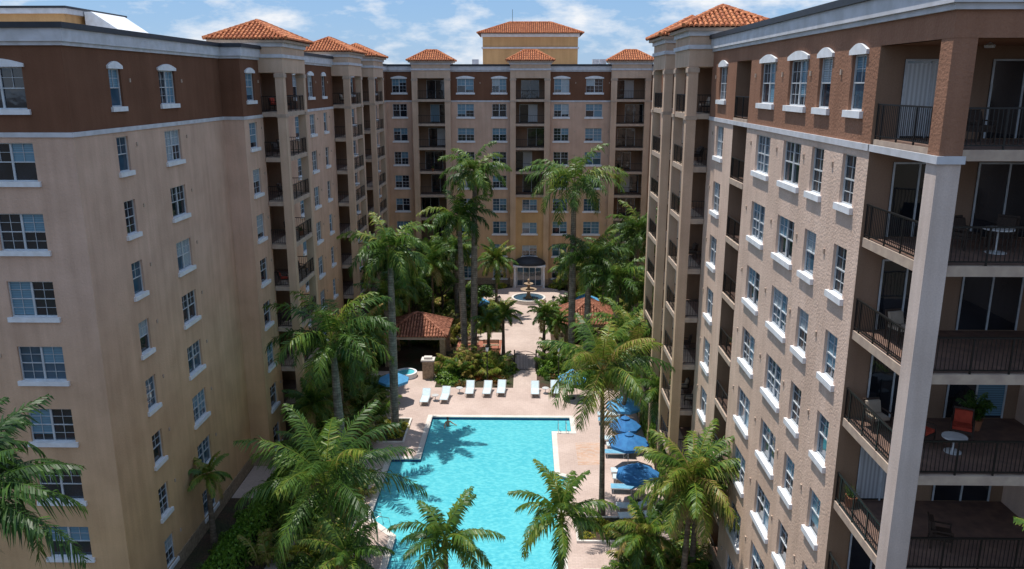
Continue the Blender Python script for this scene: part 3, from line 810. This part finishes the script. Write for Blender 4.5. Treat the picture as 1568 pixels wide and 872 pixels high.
def lamp_post(x,y):
    p=Part('garden_lamp_post'); p.lathe([(.14,0),(.14,.15),(.06,.3),(.045,3.0),(.09,3.05),(.03,3.1)],0,0,RAIL,10)
    p.lathe([(.1,3.1),(.17,3.45),(.17,3.5)],0,0,TRIM,8); p.lathe([(.2,3.5),(.12,3.65),(.02,3.75)],0,0,RAIL,8); o=p.obj(); o.location=(x,y,0)
lamp_post(-3.4,66.3); lamp_post(2.9,66.3); lamp_post(-2.9,83); lamp_post(2.95,83)
def bench(x,y,rot):
    p=Part('park_bench')
    for i in range(4): p.box(-.8,.8,-.25+i*.13,-.15+i*.13,.42,.46,STONE)
    for i in range(3): p.box(-.8,.8,.28,.31,.55+i*.13,.65+i*.13,STONE)
    for sx in (-.75,.7):
        p.box(sx,sx+.05,-.25,.28,.38,.415,RAIL); p.box(sx,sx+.05,-.25,-.2,0,.38,RAIL); p.box(sx,sx+.05,.23,.275,0,.9,RAIL)
    o=p.obj(); o.location=(x,y,.01); o.rotation_euler=(0,0,rot)
for a in ((-5.6,77,0),(-3.5,76,0),(-4.6,74.3,math.pi),(3.9,91,-.7),(-3.4,91,.7)): bench(*a)

# ------------------------------------------------------------------ furniture
BLUE=simple('umbrella_blue_canvas',(.035,.19,.44),(.025,.14,.36),3,.8)
BLUEL=simple('umbrella_light_blue_canvas',(.10,.36,.62),(.08,.30,.54),3,.8)
SLING=simple('lounger_sling',(.60,.72,.77),(.52,.64,.70),6,.7)
SLINGB=simple('lounger_blue_towel',(.18,.42,.58),(.12,.32,.48),4,.8)
ALU=simple('white_metal',(.6,.6,.6),rough=.4)
def umbrella(x,y,h=2.5,r=1.6,m=BLUE):
    e=empty('patio_umbrella',(x,y,0)); p=Part('canopy'); N=8
    rot=random.random()
    def pt_(i,rr,z): a=2*math.pi*i/N+rot; return (rr*math.cos(a),rr*math.sin(a),z)
    for i in range(N):
        for (r0,z0,r1,z1) in ((.04,h+.08,r*.5,h-.18),(r*.5,h-.18,r,h-.55)):
            p.poly([pt_(i,r0,z0),pt_(i+1,r0,z0),pt_(i+1,r1,z1),pt_(i,r1,z1)],m)
        p.poly([pt_(i,r,h-.55),pt_(i+1,r,h-.55),pt_(i+1,r,h-.75),pt_(i,r,h-.75)],m)
        p.poly([pt_(i,.02,h+.22),pt_(i+1,.02,h+.22),pt_(i+1,.34,h+.04),pt_(i,.34,h+.04)],m)
    p.obj(e)
    q=Part('pole'); q.tube([(0,0,0),(0,0,h+.25)],.03,ALU,8); q.lathe([(.3,0),(.3,.08),(.06,.14)],0,0,RAIL,16)
    for i in range(N): q.tube([(0,0,h-.7),pt_(i,r*.5,h-.2)],.012,ALU,4)
    q.obj(e)
for a in ((7.5,56.9,2.6,1.4,BLUEL),(7.2,53.6,2.4,1.15,BLUE),(7.1,50.6,2.5,1.4,BLUE),(7.1,46.0,2.5,1.4,BLUE),(-11,62.3,2.5,1.3,BLUEL),(-6.3,90.0,2.5,1.5,BLUEL),(-5.5,86.8,2.5,1.4,BLUEL),(6.8,88,2.5,1.6,BLUEL),(3.9,63.2,2.4,1.2,BLUEL)): umbrella(*a)
def lounger(x,y,rot,m=SLING,back=.6):
    e=empty('sun_lounger',(x,y,0)); e.rotation_euler=(0,0,rot)
    p=Part('sling'); c=math.cos(back);s=math.sin(back)
    p.box(-.31,.31,-1.0,.35,.33,.39,m)
    p.mesh8([(-.31,.36,.33),(.31,.36,.33),(.31,.36+.75*c,.33+.75*s),(-.31,.36+.75*c,.33+.75*s),(-.31,.33,.39),(.31,.33,.39),(.31,.33+.75*c,.39+.75*s),(-.31,.33+.75*c,.39+.75*s)],m)
    p.obj(e)
    q=Part('frame')
    for sx in (-.35,.35):
        q.tube([(sx,-1.02,.36),(sx,.36,.36),(sx,.36+.77*c,.36+.77*s)],.022,ALU,6)
        for yy in (-.85,.3): q.tube([(sx,yy,0),(sx,yy,.36)],.02,ALU,6)
        q.tube([(sx,.3,0),(sx,.36+.5*c,.36+.5*s)],.015,ALU,5)
    q.tube([(-.35,-1.02,.36),(.35,-1.02,.36)],.022,ALU,6); q.tube([(-.35,.36+.77*c,.36+.77*s),(.35,.36+.77*c,.36+.77*s)],.022,ALU,6)
    q.obj(e)
for x,y in ((-8.4,62.3),(-6.8,62.8),(-4.8,64.2),(-3.3,64.2),(-2.1,64.4),(.8,64.2),(2.5,64.4)): lounger(x,y,random.uniform(-.06,.06))
for i,y in enumerate((59.2,58.0,54.7,53.6,52.4,49.6,48.6,47.3,44.9,43.8)): lounger(6.7+random.uniform(-.15,.25),y,-math.pi/2+random.uniform(-.1,.1),SLINGB if i%3==1 else SLING,.5 if i%3 else .15)
def table(x,y,z=0,r=.3,h=.5):
    p=Part('side_table'); p.lathe([(0.01,h),(r,h),(r,h-.04),(.03,h-.05),(.03,.03),(r*.7,.02),(r*.7,0)],0,0,ALU,16); o=p.obj(); o.location=(x,y,z)
for x,y in ((-5.7,64.2),(1.7,64.3),(7.6,53),(7.5,48.0),(-7.6,62.5)): table(x,y)
CUSH=simple('red_cushion',(.45,.06,.03),(.35,.04,.02),6,.9)
WICK=simple('dark_wicker',(.06,.035,.025),(.03,.02,.015),30,.7)
def up(x,z): return z+.2 if x>9 else z
def chair(x,y,z,rot,cm):
    e=empty('balcony_chair',(x,y,up(x,z))); e.rotation_euler=(0,0,rot); p=Part('frame')
    p.box(-.3,.3,-.3,.3,.3,.38,WICK); p.mesh8([(-.3,.26,.38),(.3,.26,.38),(.3,.32,.38),(-.3,.32,.38),(-.28,.36,.9),(.28,.36,.9),(.28,.41,.9),(-.28,.41,.9)],WICK)
    for sx in (-.32,.28):
        p.box(sx,sx+.04,-.3,.3,.58,.62,WICK)
        for yy in (-.3,.26): p.box(sx,sx+.04,yy,yy+.04,0,.58,WICK)
    p.obj(e); q=Part('cushion'); q.box(-.26,.26,-.28,.24,.385,.48,cm); q.mesh8([(-.24,.14,.49),(.24,.14,.49),(.24,.25,.49),(-.24,.25,.49),(-.24,.24,.85),(.24,.24,.85),(.24,.34,.85),(-.24,.34,.85)],cm); q.obj(e)
BEIGE=simple('beige_cushion',(.4,.33,.26),rough=.9)
for (x,y,k,r,cm) in ((12.0,22.6,5,.6,CUSH),(13.4,22.9,5,-.5,CUSH),(11.1,23.6,5,.2,BEIGE),(12.6,22.8,7,.4,WICK),(13.8,23,7,-.8,WICK),(11.4,23.4,6,.3,BEIGE),(12.6,21.8,4,1.2,WICK),(11.3,22.6,3,.4,CUSH),(12.8,23.2,8,0.2,WICK)): chair(x,y,3*k+.006,r,cm)
table(12.7,22.0,15.206,.35,.5);table(13.2,22.2,21.206,.4,.7)
for i in range(26):
    k=random.randint(1,8)
    if i%2: x,y,r=-16.9-random.random()*.8,random.choice((54.8,56.8,58.2,75.5,78.5)),math.pi/2
    else: x,y,r=random.choice((10.3,10.9)),random.choice((47.2,49.2,55.5,57.5,39.4)),-math.pi/2
    if y==39.4: x=11.1
    chair(x,y,3*k+.046,r+random.uniform(-.5,.5),random.choice((WICK,BEIGE,CUSH,WICK)))
POT=simple('terracotta_pot',(.35,.14,.07),rough=.8)
def potted(x,y,z,s=.5,k='s'):
    e=empty('potted_plant',(x,y,up(x,z))); p=Part('pot'); p.lathe([(.01,0),(.15,0),(.2,.32),(.22,.36),(.18,.36),(.01,.33)],0,0,POT,16); p.obj(e)
    o=bpy.data.objects.new('leaves',SV[k][0]); o.location=(0,0,.33); o.scale=(s*.6,s*.6,s); COL.objects.link(o); o.parent=e
for a in ((14.2,23.6,15.006,.9,'a'),(10.8,24.1,12.006),(13.6,24,9.006),(12.4,24.1,18.006,.7,'s'),(-16.6,56.2,6.0),(-16.6,57.6,15.0),(9.5,48,9.0),(9.5,49,18),(-16.7,77,12.0),(10.9,40,12.05),(-12,102.4,15),(10.95+1.2,102.4,14.8)): potted(*a)

# ------------------------------------------------------------------ swimmer
SKIN=simple('skin',(.42,.23,.15),(.36,.19,.12),10,.5); HAIR=simple('hair',(.04,.025,.015),rough=.6); SWIM=simple('swimwear',(.5,.05,.05),rough=.7)
def swimmer(x,y,z,rot):
    e=empty('swimmer_person',(x,y,z)); e.rotation_euler=(0,0,rot)
    vs=[((0,0,.95),.15,None),((0,0,1.12),.13,0),((0,.01,1.3),.15,1),((0,0,1.44),.10,2),((0,0,1.52),.055,3),((0,-.01,1.6),.075,4),((0,-.01,1.69),.085,5),((0,0,1.76),.05,6),
        ((.19,0,1.42),.06,3),((.38,-.14,1.26),.045,8),((.55,-.3,1.16),.035,9),((.62,-.38,1.15),.025,10),
        ((-.19,0,1.42),.06,3),((-.36,-.16,1.24),.045,12),((-.42,-.4,1.15),.035,13),((-.43,-.49,1.15),.025,14),
        ((.1,0,.85),.095,0),((.12,-.05,.46),.06,16),((.12,.03,.08),.04,17),((.12,-.12,.03),.03,18),
        ((-.1,0,.85),.095,0),((-.12,-.05,.46),.06,20),((-.12,.03,.08),.04,21),((-.12,-.12,.03),.03,22)]
    me=bpy.data.meshes.new('body'); me.from_pydata([v[0] for v in vs],[(i,v[2]) for i,v in enumerate(vs) if v[2] is not None],[])
    me.materials.append(SKIN)
    o=bpy.data.objects.new('body',me); COL.objects.link(o); o.parent=e
    o.modifiers.new('skin','SKIN'); sk=me.skin_vertices[0] if len(me.skin_vertices) else None
    if sk:
        for i,v in enumerate(vs): sk.data[i].radius=(v[1],v[1]); sk.data[i].use_root=(i==0)
    o.modifiers.new('sub','SUBSURF').render_levels=2
    h=Part('hair'); h.lathe([(.098,1.66),(.105,1.72),(.085,1.79),(.04,1.825),(.005,1.83)],0,.015,HAIR,14); h.obj(e,True)
    f=Part('face'); f.box(-.012,.012,-.125,-.085,1.64,1.68,SKIN)
    for sx in (-.035,.035): f.box(sx-.012,sx+.012,-.1,-.09,1.685,1.697,HAIR)
    f.box(-.025,.025,-.097,-.088,1.605,1.613,SWIM); f.obj(e)
swimmer(-6.1,57.9,-1.3,.5)

# ------------------------------------------------------------------ light, sky, camera
sd=Vector((-.24,.14,1)).normalized()
sun=bpy.data.lights.new('sun','SUN'); sun.energy=5.0; sun.angle=math.radians(.5); sun.color=(1,.955,.88)
so=bpy.data.objects.new('sun',sun); COL.objects.link(so); so.rotation_euler=sd.to_track_quat('Z','Y').to_euler(); so.location=(-30,20,90)
w=bpy.data.worlds.new('World'); scene.world=w; w.use_nodes=True; nt=w.node_tree
bgn=nt.nodes.get('Background') or nt.nodes.new('ShaderNodeBackground')
sky=nt.nodes.new('ShaderNodeTexSky'); sky.sky_type='NISHITA'; sky.sun_disc=False
sky.sun_elevation=math.asin(sd.z); sky.sun_rotation=math.atan2(sd.x,sd.y)
sky.air_density=1.0; sky.dust_density=.3; sky.ozone_density=3
hue=nt.nodes.new('ShaderNodeMix'); hue.data_type='RGBA'; hue.inputs[0].default_value=.72
nt.links.new(sky.outputs[0],hue.inputs[6]); hue.inputs[7].default_value=(1.5,2.9,5.2,1)
tc=nt.nodes.new('ShaderNodeTexCoord'); mp=nt.nodes.new('ShaderNodeMapping'); mp.inputs['Scale'].default_value=(1,1,2.6)
nt.links.new(tc.outputs['Generated'],mp.inputs[0])
n1=nt.nodes.new('ShaderNodeTexNoise'); n1.inputs['Scale'].default_value=10; n1.inputs['Detail'].default_value=10; n1.inputs['Roughness'].default_value=.6
nt.links.new(mp.outputs[0],n1.inputs['Vector'])
mr=nt.nodes.new('ShaderNodeMapRange'); mr.inputs[1].default_value=.47; mr.inputs[2].default_value=.66; nt.links.new(n1.outputs['Fac'],mr.inputs[0])
mx=nt.nodes.new('ShaderNodeMix'); mx.data_type='RGBA'
nt.links.new(mr.outputs[0],mx.inputs[0]); nt.links.new(hue.outputs[2],mx.inputs[6]); mx.inputs[7].default_value=(6.2,6.4,6.7,1)
nt.links.new(mx.outputs[2],bgn.inputs[0]); bgn.inputs[1].default_value=.145
cam=bpy.data.cameras.new('camera'); cam.lens=28; cam.sensor_width=36; cam.clip_end=4000; cam.clip_start=.1
co=bpy.data.objects.new('camera',cam); COL.objects.link(co); co.location=(0,0,25.8)
co.rotation_euler=(math.radians(90-14.1),0,math.radians(1.05)); scene.camera=co
scene.view_settings.view_transform='Standard'; scene.view_settings.look='None'; scene.view_settings.exposure=0
